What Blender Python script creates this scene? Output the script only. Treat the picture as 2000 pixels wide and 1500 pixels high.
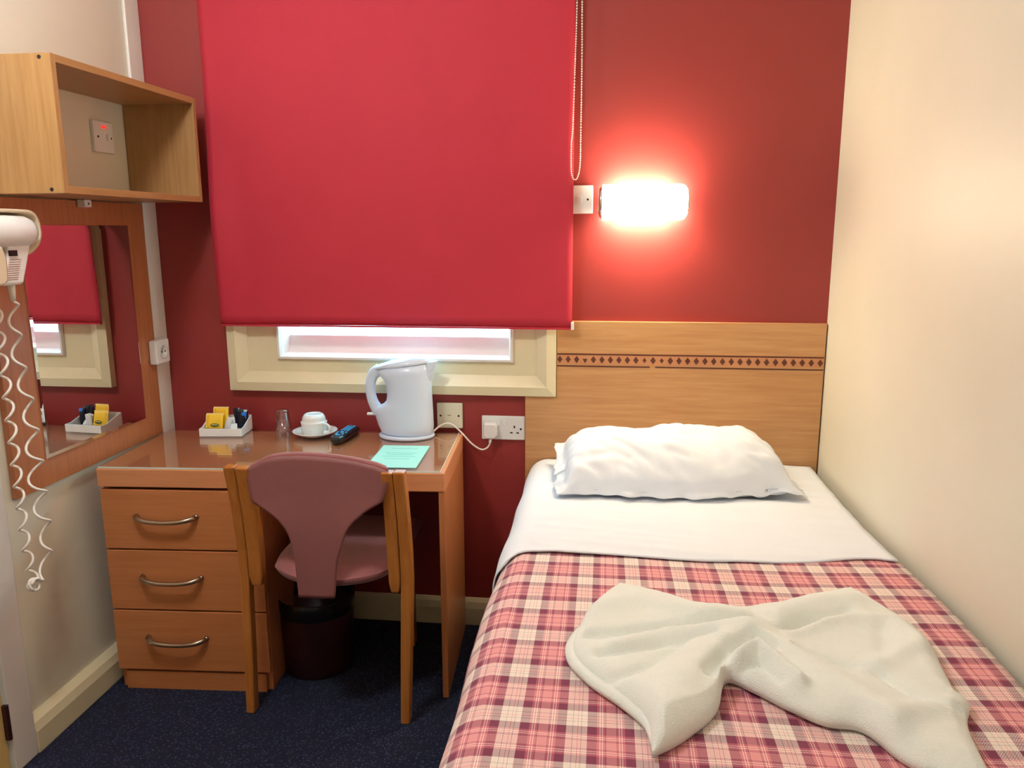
import bpy, bmesh, math, random
from mathutils import Vector, Matrix, noise
random.seed(7)
for o in list(bpy.data.objects): bpy.data.objects.remove(o)
S = bpy.context.scene
COL = S.collection
PI = math.pi
# ---------------------------------------------------------------- camera
CAM = Vector((0.0, -2.53, 1.363))
def cam_axes(pitch, yaw, roll):
    f = Vector((-math.sin(yaw)*math.cos(pitch), math.cos(yaw)*math.cos(pitch), -math.sin(pitch)))
    r = Vector((math.cos(yaw), math.sin(yaw), 0)); u = r.cross(f)
    return math.cos(roll)*r+math.sin(roll)*u, -math.sin(roll)*r+math.cos(roll)*u, f
r_, u_, f_ = cam_axes(math.radians(11.141), math.radians(6.697), math.radians(-0.188))
cd = bpy.data.cameras.new('camera'); cam = bpy.data.objects.new('camera', cd); COL.objects.link(cam)
cd.sensor_width = 36; cd.lens = 1537.76/2000*36; cd.clip_start = 0.02
cam.matrix_world = Matrix(((r_.x, u_.x, -f_.x, CAM.x), (r_.y, u_.y, -f_.y, CAM.y), (r_.z, u_.z, -f_.z, CAM.z), (0, 0, 0, 1)))
S.camera = cam
# ---------------------------------------------------------------- light
W = bpy.data.worlds.new('sky'); S.world = W; W.use_nodes = True
bgn = W.node_tree.nodes['Background']
bgn.inputs[0].default_value = (0.28, 0.80, 1.0, 1); bgn.inputs[1].default_value = 21.0
def light(name, kind, loc, energy, color, size):
    l = bpy.data.lights.new(name, kind); l.energy = energy; l.color = color
    if kind == 'AREA': l.size = size
    else: l.shadow_soft_size = size
    o = bpy.data.objects.new(name, l); COL.objects.link(o); o.location = loc
    return o
light('ceiling_lamp', 'POINT', (-0.94, -1.42, 2.26), 47, (0.93, 0.975, 1.0), 0.11)
pl = light('window_portal', 'AREA', (-0.69, 0.125, 1.47), 1, (1, 1, 1), 1.0)
pl.data.shape = 'RECTANGLE'; pl.data.size = 0.78; pl.data.size_y = 1.04
pl.rotation_euler = (PI/2, 0, PI); pl.rotation_euler = (-PI/2, 0, 0)
pl.data.cycles.is_portal = True
S.view_settings.view_transform = 'Standard'; S.view_settings.look = 'None'
S.view_settings.gamma = 1; S.view_settings.use_curve_mapping = False
S.view_settings.exposure = -0.36
# ---------------------------------------------------------------- materials
def lin(r, g, b):
    f = lambda c: (c/255/12.92) if c/255 <= .04045 else ((c/255+.055)/1.055)**2.4
    return (f(r), f(g), f(b), 1)
def newmat(name):
    m = bpy.data.materials.new(name); m.use_nodes = True
    return m, m.node_tree, m.node_tree.nodes['Principled BSDF']
def mat(name, c, rough=.5, var=.0, scale=8, stretch=(1, 1, 1), bump=0, bscale=60, metal=0, spec=.5, sheen=0, coat=0, c2=None, trans=0):
    m, nt, b = newmat(name)
    N, L = nt.nodes, nt.links
    b.inputs['Base Color'].default_value = c; b.inputs['Roughness'].default_value = rough
    b.inputs['Metallic'].default_value = metal; b.inputs['Specular IOR Level'].default_value = spec
    b.inputs['Sheen Weight'].default_value = sheen; b.inputs['Coat Weight'].default_value = coat
    tc = N.new('ShaderNodeTexCoord'); mp = N.new('ShaderNodeMapping'); mp.inputs['Scale'].default_value = stretch
    L.new(tc.outputs['Object'], mp.inputs['Vector'])
    if var or c2:
        n = N.new('ShaderNodeTexNoise'); n.inputs['Scale'].default_value = scale; n.inputs['Detail'].default_value = 5
        n.inputs['Roughness'].default_value = .6
        L.new(mp.outputs[0], n.inputs['Vector'])
        r = N.new('ShaderNodeValToRGB'); r.color_ramp.elements[0].position = .3; r.color_ramp.elements[1].position = .7
        d = c2 or tuple(x*(1-var) for x in c[:3])+(1,)
        r.color_ramp.elements[0].color = d; r.color_ramp.elements[1].color = c
        L.new(n.outputs[0], r.inputs[0]); L.new(r.outputs[0], b.inputs['Base Color'])
    if bump:
        n2 = N.new('ShaderNodeTexNoise'); n2.inputs['Scale'].default_value = bscale; n2.inputs['Detail'].default_value = 4
        bp = N.new('ShaderNodeBump'); bp.inputs['Strength'].default_value = bump; bp.inputs['Distance'].default_value = .004
        L.new(tc.outputs['Object'], n2.inputs['Vector']); L.new(n2.outputs[0], bp.inputs['Height']); L.new(bp.outputs[0], b.inputs['Normal'])
    return m
def wood(name, c, c2, along, rough=.35, sc=1.0):
    st = {'x': (1.2, 22, 22), 'y': (22, 1.2, 22), 'z': (22, 22, 1.2)}[along]
    return mat(name, c, rough, .3, 4*sc, st, c2=c2)
M = {}
M['cream'] = mat('cream_wall_paint', lin(230, 224, 206), .48, .05, 3, bump=.12, bscale=25)
M['red'] = mat('red_wall_paint', lin(152, 52, 50), .42, .06, 3, bump=.12, bscale=30)
M['ceil'] = mat('white_ceiling_paint', lin(240, 236, 226), .8)
M['gloss'] = mat('cream_gloss_paint', lin(236, 222, 184), .3, .06, 9, bump=.05, bscale=40)
M['white_paint'] = mat('white_gloss_paint', lin(236, 228, 220), .3, .05, 9)
M['doorp'] = mat('yellowish_door_veneer', lin(226, 186, 118), .4, .12, 6, (8, 8, 1))
M['blind'] = mat('red_blind_cloth', lin(192, 40, 60), .75, .06, 5, bump=.1, bscale=500)
M['bounce_layer'] = mat('red_bounce_layer', lin(215, 64, 74), .8)  # unseen layer added to control the red bounce onto the sash rail
M['headw_x'] = wood('beech_laminate_headboard', lin(206, 156, 106), lin(188, 134, 86), 'x', .4)
M['shelf_z'] = wood('beech_laminate_upright', lin(180, 138, 90), lin(160, 116, 70), 'z', .4)
M['shelf_y'] = wood('beech_laminate_board', lin(180, 138, 90), lin(160, 116, 70), 'y', .4)
M['desk_x'] = wood('orange_beech_desk', lin(204, 130, 80), lin(190, 116, 68), 'x', .35)
M['desk_y'] = wood('orange_beech_panel', lin(204, 130, 80), lin(190, 116, 68), 'z', .35)
M['desktop'] = wood('haze_lightened_beech_desktop', lin(222, 150, 104), lin(210, 138, 92), 'x', .35)  # desk beech lightened: hazy daylight sheen of the glass put into the colour
M['mirw'] = wood('orange_beech_mirror_board', lin(190, 122, 82), lin(174, 106, 66), 'z', .4)
M['chairw'] = wood('varnished_beech_chair', lin(198, 128, 62), lin(176, 106, 46), 'z', .3)
M['inlay'] = mat('dark_brown_inlay', lin(104, 52, 34), .5, .3, 90)
M['inlay_bg'] = mat('light_inlay_veneer', lin(206, 142, 98), .45, .1, 20)
M['mauve'] = mat('mauve_upholstery', lin(158, 96, 98), .9, .1, 60, bump=.2, bscale=500, sheen=.3)
M['plum'] = mat('mauve_back_shell', lin(140, 84, 84), .6, .08, 30)
M['brass'] = mat('brushed_nickel', lin(176, 160, 142), .32, metal=1)
M['chrome'] = mat('chrome', lin(225, 225, 225), .12, metal=1)
M['plastic'] = mat('white_plastic', lin(238, 236, 234), .3)
M['kettle'] = mat('white_kettle_plastic', lin(216, 228, 250), .28, coat=.2)
M['creamp'] = mat('cream_plastic', lin(226, 206, 176), .35)
M['ivory'] = mat('ivory_plastic', lin(230, 222, 196), .35)
M['cordw'] = mat('white_cord', lin(248, 240, 232), .45)
M['black'] = mat('black_plastic', lin(18, 18, 24), .3)
M['hole'] = mat('dark_hole', lin(24, 20, 20), .6)
M['rub'] = mat('blue_rubber_buttons', lin(70, 175, 235), .35)
M['bin'] = mat('dark_brown_bin', lin(58, 26, 24), .35, .15, 10)
M['liner'] = mat('black_bin_liner', lin(22, 22, 26), .25)
M['china'] = mat('white_china', lin(240, 240, 238), .15, coat=.4)
M['linen'] = mat('white_bed_linen', lin(234, 239, 249), .85, .02, 12, bump=.08, bscale=300, sheen=.1)
M['matt'] = mat('mattress_ticking', lin(225, 222, 216), .9, .05, 20)
M['base'] = mat('divan_cloth', lin(90, 60, 60), .9, .1, 20)
M['towel'] = mat('cream_towel_terry', lin(245, 248, 241), .95, .03, 160, bump=.5, bscale=420, sheen=.4)
M['yellow'] = mat('yellow_paper', lin(250, 200, 40), .5)
M['ypale'] = mat('pale_yellow_paper', lin(252, 226, 150), .5)
M['green'] = mat('dark_green_print', lin(62, 84, 24), .5)
M['foil'] = mat('white_sachet_paper', lin(226, 226, 226), .4)
M['navy'] = mat('black_sachet', lin(16, 16, 34), .25)
M['bluef'] = mat('blue_foil', lin(40, 120, 220), .25)
M['blued'] = mat('pale_blue_wrapper', lin(150, 205, 235), .35)
M['leaf'] = mat('pale_aqua_paper', lin(168, 240, 232), .6)
M['aquaink'] = mat('aqua_print', lin(120, 214, 206), .6)
def simple_mix(name, build):
    m = bpy.data.materials.new(name); m.use_nodes = True; nt = m.node_tree
    for n in list(nt.nodes): nt.nodes.remove(n)
    out = nt.nodes.new('ShaderNodeOutputMaterial'); build(nt, out); return m
def clear_glass(tint, f0=.04, rough=0.0):
    def b(nt, out):
        t = nt.nodes.new('ShaderNodeBsdfTransparent'); t.inputs[0].default_value = tint
        g = nt.nodes.new('ShaderNodeBsdfGlossy'); g.inputs['Roughness'].default_value = rough
        lw = nt.nodes.new('ShaderNodeLayerWeight'); lw.inputs['Blend'].default_value = .5
        pw = nt.nodes.new('ShaderNodeMath'); pw.operation = 'POWER'; pw.inputs[1].default_value = 5
        ma = nt.nodes.new('ShaderNodeMath'); ma.operation = 'MULTIPLY_ADD'; ma.inputs[1].default_value = 1-f0; ma.inputs[2].default_value = f0
        mx = nt.nodes.new('ShaderNodeMixShader')
        nt.links.new(lw.outputs['Facing'], pw.inputs[0]); nt.links.new(pw.outputs[0], ma.inputs[0]); nt.links.new(ma.outputs[0], mx.inputs[0])
        nt.links.new(t.outputs[0], mx.inputs[1]); nt.links.new(g.outputs[0], mx.inputs[2]); nt.links.new(mx.outputs[0], out.inputs[0])
    return b
M['pane'] = simple_mix('window_glass', clear_glass((.95, .97, .97, 1)))
M['sheetglass'] = simple_mix('desk_glass', clear_glass((.98, .99, .985, 1), .15, .015))
M['tumbler'] = simple_mix('tumbler_glass', clear_glass((.95, .94, .95, 1), .10))
M['edgehighlight'] = mat('glass_edge_highlight', lin(226, 240, 232), .3)  # pale green-white: bright highlight along the glass edge put into the colour
def mirror_b(nt, out):
    g = nt.nodes.new('ShaderNodeBsdfGlossy'); g.inputs[0].default_value = (.86, .86, .85, 1); g.inputs['Roughness'].default_value = 0.0
    nt.links.new(g.outputs[0], out.inputs[0])
M['mirror'] = simple_mix('mirror_silver', mirror_b)
def emis(name, c, s):
    def b(nt, out):
        e = nt.nodes.new('ShaderNodeEmission'); e.inputs[0].default_value = c; e.inputs[1].default_value = s
        nt.links.new(e.outputs[0], out.inputs[0])
    return simple_mix(name, b)
M['lampglow'] = emis('lamp_diffuser_glow', (1.0, .88, .60, 1), 60.0)
M['slotglow'] = emis('lamp_slot_glow', (1.0, .86, .54, 1), 150.0)
M['neon'] = emis('red_neon', (1.0, .04, .03, 1), 1.6)
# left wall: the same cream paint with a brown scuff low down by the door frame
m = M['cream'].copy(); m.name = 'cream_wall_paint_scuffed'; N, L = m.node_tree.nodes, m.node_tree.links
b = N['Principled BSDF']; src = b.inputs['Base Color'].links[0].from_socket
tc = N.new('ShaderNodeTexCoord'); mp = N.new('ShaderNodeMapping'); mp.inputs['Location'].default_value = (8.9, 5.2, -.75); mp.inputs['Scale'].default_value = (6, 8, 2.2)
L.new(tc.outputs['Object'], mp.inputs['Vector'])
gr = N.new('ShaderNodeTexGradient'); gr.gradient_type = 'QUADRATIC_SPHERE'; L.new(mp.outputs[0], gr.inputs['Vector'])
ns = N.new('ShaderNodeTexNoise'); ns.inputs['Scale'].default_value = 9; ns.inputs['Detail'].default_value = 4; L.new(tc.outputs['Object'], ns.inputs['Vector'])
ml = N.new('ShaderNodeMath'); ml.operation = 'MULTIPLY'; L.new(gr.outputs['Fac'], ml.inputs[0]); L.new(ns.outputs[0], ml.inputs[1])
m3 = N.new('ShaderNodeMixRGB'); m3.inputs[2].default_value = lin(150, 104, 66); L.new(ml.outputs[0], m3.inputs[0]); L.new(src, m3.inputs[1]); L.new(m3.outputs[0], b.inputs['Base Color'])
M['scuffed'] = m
# carpet: navy with tiny lighter flecks
m, nt, b = newmat('navy_carpet'); N, L = nt.nodes, nt.links
tc = N.new('ShaderNodeTexCoord')
v = N.new('ShaderNodeTexVoronoi'); v.inputs['Scale'].default_value = 120
L.new(tc.outputs['Object'], v.inputs['Vector'])
rp = N.new('ShaderNodeValToRGB'); e = rp.color_ramp.elements
e[0].position = .0; e[0].color = lin(84, 94, 134); e[1].position = .36; e[1].color = lin(14, 19, 48)
n2 = N.new('ShaderNodeTexNoise'); n2.inputs['Scale'].default_value = 14
L.new(tc.outputs['Object'], n2.inputs['Vector'])
mx = N.new('ShaderNodeMixRGB'); mx.blend_type = 'MULTIPLY'; mx.inputs[0].default_value = .4
L.new(v.outputs['Distance'], rp.inputs[0]); L.new(rp.outputs[0], mx.inputs[1]); L.new(n2.outputs['Color'], mx.inputs[2])
L.new(mx.outputs[0], b.inputs['Base Color']); b.inputs['Roughness'].default_value = .95
bp = N.new('ShaderNodeBump'); bp.inputs['Strength'].default_value = .6; bp.inputs['Distance'].default_value = .004
L.new(v.outputs['Distance'], bp.inputs['Height']); L.new(bp.outputs[0], b.inputs['Normal'])
M['carpet'] = m
# woven plaid: warp colour by u, weft colour by v, mixed as a twill
m, nt, b = newmat('plaid_woven_blanket'); N, L = nt.nodes, nt.links
uv = N.new('ShaderNodeUVMap'); uv.uv_map = 'UVMap'; sp = N.new('ShaderNodeSeparateXYZ'); L.new(uv.outputs[0], sp.inputs[0])
WH, DK, RO, PK, LN, GL = lin(240, 224, 214), lin(122, 44, 74), lin(204, 106, 122), lin(228, 152, 154), lin(255, 226, 214), lin(146, 116, 120)
STOPS = [(0, WH), (.09, GL), (.098, WH), (.15, LN), (.165, RO), (.175, WH), (.22, GL), (.228, WH), (.31, DK), (.45, RO), (.49, LN), (.506, RO), (.526, LN), (.542, RO),
         (.578, DK), (.586, PK), (.735, DK), (.743, RO), (.772, LN), (.788, RO), (.808, LN), (.824, RO), (.86, DK)]
def stripe(out):
    fr = N.new('ShaderNodeMath'); fr.operation = 'FRACT'; L.new(out, fr.inputs[0])
    r = N.new('ShaderNodeValToRGB'); r.color_ramp.interpolation = 'CONSTANT'
    el = r.color_ramp.elements
    el[0].position = 0; el[0].color = STOPS[0][1]; el[1].position = STOPS[-1][0]; el[1].color = STOPS[-1][1]
    for p, c in STOPS[1:-1]:
        q = el.new(p); q.color = c
    L.new(fr.outputs[0], r.inputs[0]); return r.outputs[0]
cu, cv = stripe(sp.outputs[0]), stripe(sp.outputs[1])
sm = N.new('ShaderNodeMath'); sm.operation = 'ADD'; L.new(sp.outputs[0], sm.inputs[0]); L.new(sp.outputs[1], sm.inputs[1])
sc = N.new('ShaderNodeMath'); sc.operation = 'MULTIPLY'; sc.inputs[1].default_value = 2*PI*26; L.new(sm.outputs[0], sc.inputs[0])
sn = N.new('ShaderNodeMath'); sn.operation = 'SINE'; L.new(sc.outputs[0], sn.inputs[0])
tw = N.new('ShaderNodeMath'); tw.operation = 'MULTIPLY_ADD'; tw.inputs[1].default_value = .2; tw.inputs[2].default_value = .5; L.new(sn.outputs[0], tw.inputs[0])
m1 = N.new('ShaderNodeMixRGB'); L.new(tw.outputs[0], m1.inputs[0]); L.new(cu, m1.inputs[1]); L.new(cv, m1.inputs[2])
m2 = N.new('ShaderNodeMixRGB'); m2.blend_type = 'MULTIPLY'; m2.inputs[0].default_value = 1; L.new(cu, m2.inputs[1]); L.new(cv, m2.inputs[2])
gm = N.new('ShaderNodeGamma'); gm.inputs[1].default_value = .5; L.new(m2.outputs[0], gm.inputs[0])
mx = N.new('ShaderNodeMixRGB'); mx.inputs[0].default_value = .12; L.new(m1.outputs[0], mx.inputs[1]); L.new(gm.outputs[0], mx.inputs[2])
L.new(mx.outputs[0], b.inputs['Base Color']); b.inputs['Roughness'].default_value = .9
b.inputs['Sheen Weight'].default_value = .15
M['plaid'] = m
# ---------------------------------------------------------------- builders
ROOT = {}
def tag(o, label=None, cat=None, group=None, kind=None):
    if label: o['label'] = label
    if cat: o['category'] = cat
    if group: o['group'] = group
    if kind: o['kind'] = kind
    return o
def thing(name, label, cat, loc, rz=0, group=None):
    o = bpy.data.objects.new(name, None); COL.objects.link(o); o.empty_display_size = .05
    o.location = loc; o.rotation_euler = (0, 0, rz)
    ROOT[o.name] = Matrix.Translation(loc) @ Matrix.Rotation(rz, 4, 'Z')
    return tag(o, label, cat, group)
def obj(name, bm, m, parent=None, smooth=False, bevel=0, origin=None, local=False, seg=2):
    if parent is not None:
        R = ROOT[parent.name]
        if not local: bm.transform(R.inverted())
    elif origin is not None: bm.transform(Matrix.Translation(-Vector(origin)))
    bmesh.ops.recalc_face_normals(bm, faces=bm.faces)
    me = bpy.data.meshes.new(name); bm.to_mesh(me); bm.free()
    o = bpy.data.objects.new(name, me); COL.objects.link(o)
    me.materials.append(M[m] if isinstance(m, str) else m)
    if smooth:
        for p in me.polygons: p.use_smooth = True
    if parent is not None: o.parent = parent; ROOT[o.name] = R
    elif origin is not None: o.location = origin
    if bevel:
        md = o.modifiers.new('bevel', 'BEVEL'); md.width = bevel; md.segments = seg; md.limit_method = 'ANGLE'; md.angle_limit = math.radians(40)
    return o
def box(bm, x0, x1, y0, y1, z0, z1):
    vs = [bm.verts.new((x, y, z)) for x in (x0, x1) for y in (y0, y1) for z in (z0, z1)]
    for q in ((0, 1, 3, 2), (4, 6, 7, 5), (0, 4, 5, 1), (2, 3, 7, 6), (0, 2, 6, 4), (1, 5, 7, 3)): bm.faces.new([vs[i] for i in q])
    return bm
def bx(*a):
    return box(bmesh.new(), *a)
def prism(bm, pts, f0, f1):
    a = [bm.verts.new(f0(*p)) for p in pts]; c = [bm.verts.new(f1(*p)) for p in pts]
    n = len(pts); bm.faces.new(a); bm.faces.new(c[::-1])
    for i in range(n): bm.faces.new((a[i], a[(i+1) % n], c[(i+1) % n], c[i]))
    return bm
def loft(bm, rings, caps=True):
    R = [[bm.verts.new(p) for p in r] for r in rings]; n = len(R[0])
    for a, c in zip(R, R[1:]):
        for i in range(n): bm.faces.new((a[i], a[(i+1) % n], c[(i+1) % n], c[i]))
    if caps: bm.faces.new(R[0]); bm.faces.new(R[-1][::-1])
    return bm
def lathe(bm, prof, c, n=32, caps=True):
    return loft(bm, [[(c[0]+r*math.cos(2*PI*i/n), c[1]+r*math.sin(2*PI*i/n), c[2]+z) for i in range(n)] for r, z in prof], caps)
def disc(bm, c, axis, r, h, n=16, r2=None):
    ax = Vector(axis).normalized(); a = ax.orthogonal().normalized(); b = ax.cross(a); c = Vector(c)
    r2 = r if r2 is None else r2
    return loft(bm, [[c+a*rr*math.cos(2*PI*i/n)+b*rr*math.sin(2*PI*i/n)+ax*d for i in range(n)] for rr, d in ((r, 0), (r2, h))])
def catmull(P, k=8):
    P = [Vector(p) for p in P]; out = []
    for i in range(len(P)-1):
        p0, p1, p2, p3 = P[max(i-1, 0)], P[i], P[i+1], P[min(i+2, len(P)-1)]
        for j in range(k):
            t = j/k
            out.append(.5*((2*p1)+(p2-p0)*t+(2*p0-5*p1+4*p2-p3)*t*t+(3*p1-p0-3*p2+p3)*t**3))
    out.append(P[-1]); return out
def tube(bm, pts, r, n=8, closed=False, flat=1.0, up=None):
    pts = [Vector(p) for p in pts]; m_ = len(pts); rings = []; prev = None
    for i, p in enumerate(pts):
        if closed: t = (pts[(i+1) % m_]-pts[i-1]).normalized()
        else: t = (pts[min(i+1, m_-1)]-pts[max(i-1, 0)]).normalized()
        if up is not None: a = (Vector(up)-t*t.dot(Vector(up))).normalized()
        elif prev is None: a = t.orthogonal().normalized()
        else: a = (prev-t*t.dot(prev)).normalized()
        prev = a; b = t.cross(a); rr = r(i/(m_-1)) if callable(r) else r
        rings.append([p+a*rr*math.cos(2*PI*j/n)+b*rr*flat*math.sin(2*PI*j/n) for j in range(n)])
    if closed: rings.append(rings[0])
    if closed:
        R = [[bm.verts.new(q) for q in rg] for rg in rings[:-1]]; R.append(R[0])
        for a, c in zip(R, R[1:]):
            for j in range(n): bm.faces.new((a[j], a[(j+1) % n], c[(j+1) % n], c[j]))
        return bm
    return loft(bm, rings)
def surf(f, nu, nv, closed_u=False):
    bm = bmesh.new(); V = [[bm.verts.new(f(i/nu, j/nv)) for j in range(nv+1)] for i in range(nu+1)]
    for i in range(nu):
        for j in range(nv): bm.faces.new((V[i][j], V[i+1][j], V[i+1][j+1], V[i][j+1]))
    return bm
def slab(ftop, fbot, nu, nv):
    bm = bmesh.new()
    T = [[bm.verts.new(ftop(i/nu, j/nv)) for j in range(nv+1)] for i in range(nu+1)]
    B = [[bm.verts.new(fbot(i/nu, j/nv)) for j in range(nv+1)] for i in range(nu+1)]
    for i in range(nu):
        for j in range(nv):
            bm.faces.new((T[i][j], T[i+1][j], T[i+1][j+1], T[i][j+1])); bm.faces.new((B[i][j], B[i][j+1], B[i+1][j+1], B[i+1][j]))
    for i in range(nu):
        bm.faces.new((T[i][0], B[i][0], B[i+1][0], T[i+1][0])); bm.faces.new((T[i][nv], T[i+1][nv], B[i+1][nv], B[i][nv]))
    for j in range(nv):
        bm.faces.new((T[0][j], T[0][j+1], B[0][j+1], B[0][j])); bm.faces.new((T[nu][j], B[nu][j], B[nu][j+1], T[nu][j+1]))
    return bm
def sstep(a, b, x):
    t = max(0, min(1, (x-a)/(b-a))); return t*t*(3-2*t)
def nz(x, y, z=0.0): return noise.noise(Vector((x, y, z)))
def lerp(a, b, t): return a+(b-a)*t
def along(pts, t):
    P = [Vector(p) for p in pts]; d = [0]
    for a, c in zip(P, P[1:]): d.append(d[-1]+(c-a).length)
    s = t*d[-1]
    for i in range(len(P)-1):
        if s <= d[i+1]+1e-9: return P[i].lerp(P[i+1], (s-d[i])/max(1e-9, d[i+1]-d[i]))
    return P[-1]
# ---------------------------------------------------------------- room shell
XL, XR, YF, ZC = -1.5, 0.688, -3.5, 2.42
def struct(name, bm, m, bevel=0, **k):
    return tag(obj(name, bm, m, None, bevel=bevel, **k), kind='structure')
struct('floor', bx(XL-.1, XR+.1, YF-.1, .1, -.06, 0), 'carpet')
struct('ceiling', bx(XL-.1, XR+.1, YF-.1, .12, ZC, ZC+.06), 'ceil')
WX0, WX1, WZ0, WZ1 = -1.086, -0.293, 0.940, 1.985
bm = bx(XL-.1, WX0, 0, .12, -.02, ZC); box(bm, WX1, XR+.1, 0, .12, -.02, ZC); box(bm, WX0, WX1, 0, .12, -.02, WZ0); box(bm, WX0, WX1, 0, .12, WZ1, ZC)
struct('wall_back', bm, 'red')
struct('wall_right', bx(XR, XR+.1, YF, 0, -.02, ZC), 'cream')
bm = bx(XL-.1, XL, -.86, 0, -.02, ZC); box(bm, XL-.1, XL, -1.66, -.86, 2.03, ZC); box(bm, XL-.1, XL, YF, -1.66, -.02, ZC)
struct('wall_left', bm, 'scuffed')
struct('wall_front', bx(XL, XR, YF-.1, YF, -.02, ZC), 'cream')
struct('trim_1', bx(XL, XL+.012, -.077, 0, .10, ZC), 'white_paint', .004)
struct('trim_2', bx(XL-.04, XL+.031, -.905, -.826, 0, 2.03), 'white_paint', .003)
# skirting boards: upper moulded edge + plain lower board
bm = prism(bmesh.new(), [(0, 0), (.034, 0), (.034, .062), (.026, .085), (.008, .098), (0, .098)], lambda a, z: (XL+a, -.8255, z), lambda a, z: (XL+a, 0, z))
struct('baseboard_left', bm, 'gloss', .002)
bm = prism(bmesh.new(), [(0, 0), (.018, 0), (.018, .062), (.014, .085), (.005, .098), (0, .098)], lambda a, z: (XL+.036, -a, z), lambda a, z: (XR, -a, z))
struct('baseboard_back', bm, 'gloss', .002)
d = thing('door_1', None, None, (XL-.03, -1.26, 0)); d['kind'] = 'structure'
obj('door_panel', bx(XL-.02, XL+.020, -1.655, -.908, .006, 2.02), 'doorp', d, bevel=.003)
bm = bx(XL+.020, XL+.027, -.914, -.906, .10, .195); disc(bm, (XL+.029, -.909, .10), (0, 0, 1), .006, .095, 10)
obj('hinge', bm, 'bin', d)
# window: proud bevelled architrave, flat casement frame, bead, sloped rail, pane
w = thing('window_1', None, None, (-.69, 0, .82)); w['kind'] = 'structure'
X0, X1, Z0, Z1 = -1.262, -.150, .826, 2.10
def ring(bm, o, i):   # o, i: (x0,x1,z0,z1,y) rectangles
    f = lambda q: [(q[0], q[4], q[2]), (q[1], q[4], q[2]), (q[1], q[4], q[3]), (q[0], q[4], q[3])]
    a = [bm.verts.new(p) for p in f(o)]; c = [bm.verts.new(p) for p in f(i)]
    for k in range(4): bm.faces.new((a[k], a[(k+1) % 4], c[(k+1) % 4], c[k]))
def rings(lst):
    bm = bmesh.new()
    for a, c in zip(lst, lst[1:]+lst[:1]): ring(bm, a, c)
    return bm
def inset(q, d, y): return (q[0]+d, q[1]-d, q[2]+d, q[3]-d, y)
A = (X0, X1, Z0, Z1, -.001)
obj('architrave', rings([A, inset(A, .001, -.028), inset(A, .031, -.034), inset(A, .066, -.012), inset(A, .068, -.001)]), 'gloss', w)
PO, PI_ = (-1.1955, -.2165, .8925, 2.034), (-1.092, -.2885, .9335, 1.99)
def at(q, y, d=0): return (q[0]+d, q[1]-d, q[2]+d, q[3]-d, y)
obj('casement_frame', rings([at(PO, -.001), at(PO, -.010), at(PI_, -.010), at(PI_, .03), at(PI_, .03, -.01)]), 'gloss', w)
obj('glazing_bead', rings([at(PI_, .02, .0005), at(PI_, -.014, .0005), at(PI_, -.022, .004), at(PI_, -.022, .011), at(PI_, -.012, .017), at(PI_, .02, .017)]), 'white_paint', w, bevel=.002)
rail = bmesh.new()
prism(rail, [(.0, .942), (.10, .942), (.10, 1.012), (.04, 1.010), (.028, .953), (.0, .950)], lambda y, z: (WX0+.001, y, z), lambda y, z: (WX1-.001, y, z))
prism(rail, [(-1.085, -.0), (-1.076, .0), (-1.052, .095), (-1.085, .095)], lambda x, y: (x, y, .95), lambda x, y: (x, y, 1.93))
prism(rail, [(-.304, -.0), (-.294, .0), (-.294, .095), (-.320, .095)], lambda x, y: (x, y, .95), lambda x, y: (x, y, 1.93))
box(rail, WX0+.001, WX1-.001, .0, .1, 1.93, 1.984)
obj('sash', rail, 'white_paint', w)
obj('pane', bx(-1.058, -.315, .088, .092, 1.00, 1.95), 'pane', w)
# ---------------------------------------------------------------- roller blind
t = thing('roller_blind', 'plain red roller blind drawn down over the window', 'blind', (-.68, -.05, 1.05))
BX0, BX1, BZ0, BZ1 = -1.266, -.100, 1.056, 2.29
def bl(dy):
    def f(u, v):
        x = lerp(BX0, BX1, u); z = lerp(BZ0, BZ1, v)
        y = -.0505+.0030*nz(x*2.2, z*1.3, 3)*(1-v)+.0015*nz(x*7, z*2, 1)+.004*sstep(.8, 1, abs(2*u-1))*nz(z*3, u*9)
        y -= .016*math.exp(-((z-1.38)/.22)**2)*(1-sstep(0, .10, u))
        return (x, y+dy, z)
    return f
obj('cloth', slab(bl(-.0006), bl(.0006), 60, 40), 'blind', t, True)
obj('bounce_layer', slab(bl(.0010), bl(.0016), 60, 40), 'bounce_layer', t, True)  # added behind the cloth to shape skylight bounce, not a seen part
obj('hem_bar', bx(BX0+.004, BX1, -.0555, -.0465, 1.050, 1.0555), 'blind', t)
obj('end_cap', bx(BX1-.003, BX1+.006, -.057, -.045, 1.050, 1.074), 'plastic', t, bevel=.001)['label'] = 'white plastic end cap'
bm = bmesh.new(); disc(bm, (BX0-.01, -.055, 2.30), (1, 0, 0), .02, BX1-BX0+.02, 20)
obj('roller', bm, 'blind', t, True)
ch = catmull([(-.094, -.088, 2.29), (-.0945, -.088, 2.01), (-.099, -.088, 1.80), (-.103, -.088, 1.655), (-.1065, -.088, 1.61), (-.1065, -.088, 1.54), (-.102, -.088, 1.515), (-.094, -.088, 1.507), (-.086, -.088, 1.517), (-.080, -.088, 1.552), (-.079, -.088, 1.65), (-.0785, -.088, 1.85), (-.080, -.088, 2.01), (-.0805, -.088, 2.29)], 60)
bm = bmesh.new(); acc = 0; last = ch[0]; tube(bm, ch[::6], .0008, 4)
for p in ch:
    acc += (p-last).length; last = p
    if acc >= .006:
        acc = 0; bmesh.ops.create_icosphere(bm, subdivisions=1, radius=.0026, matrix=Matrix.Translation(p))
o = obj('bead_chain', bm, 'cordw', t, True); o['kind'] = 'stuff'; o['label'] = 'white bead pull chain'
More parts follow.
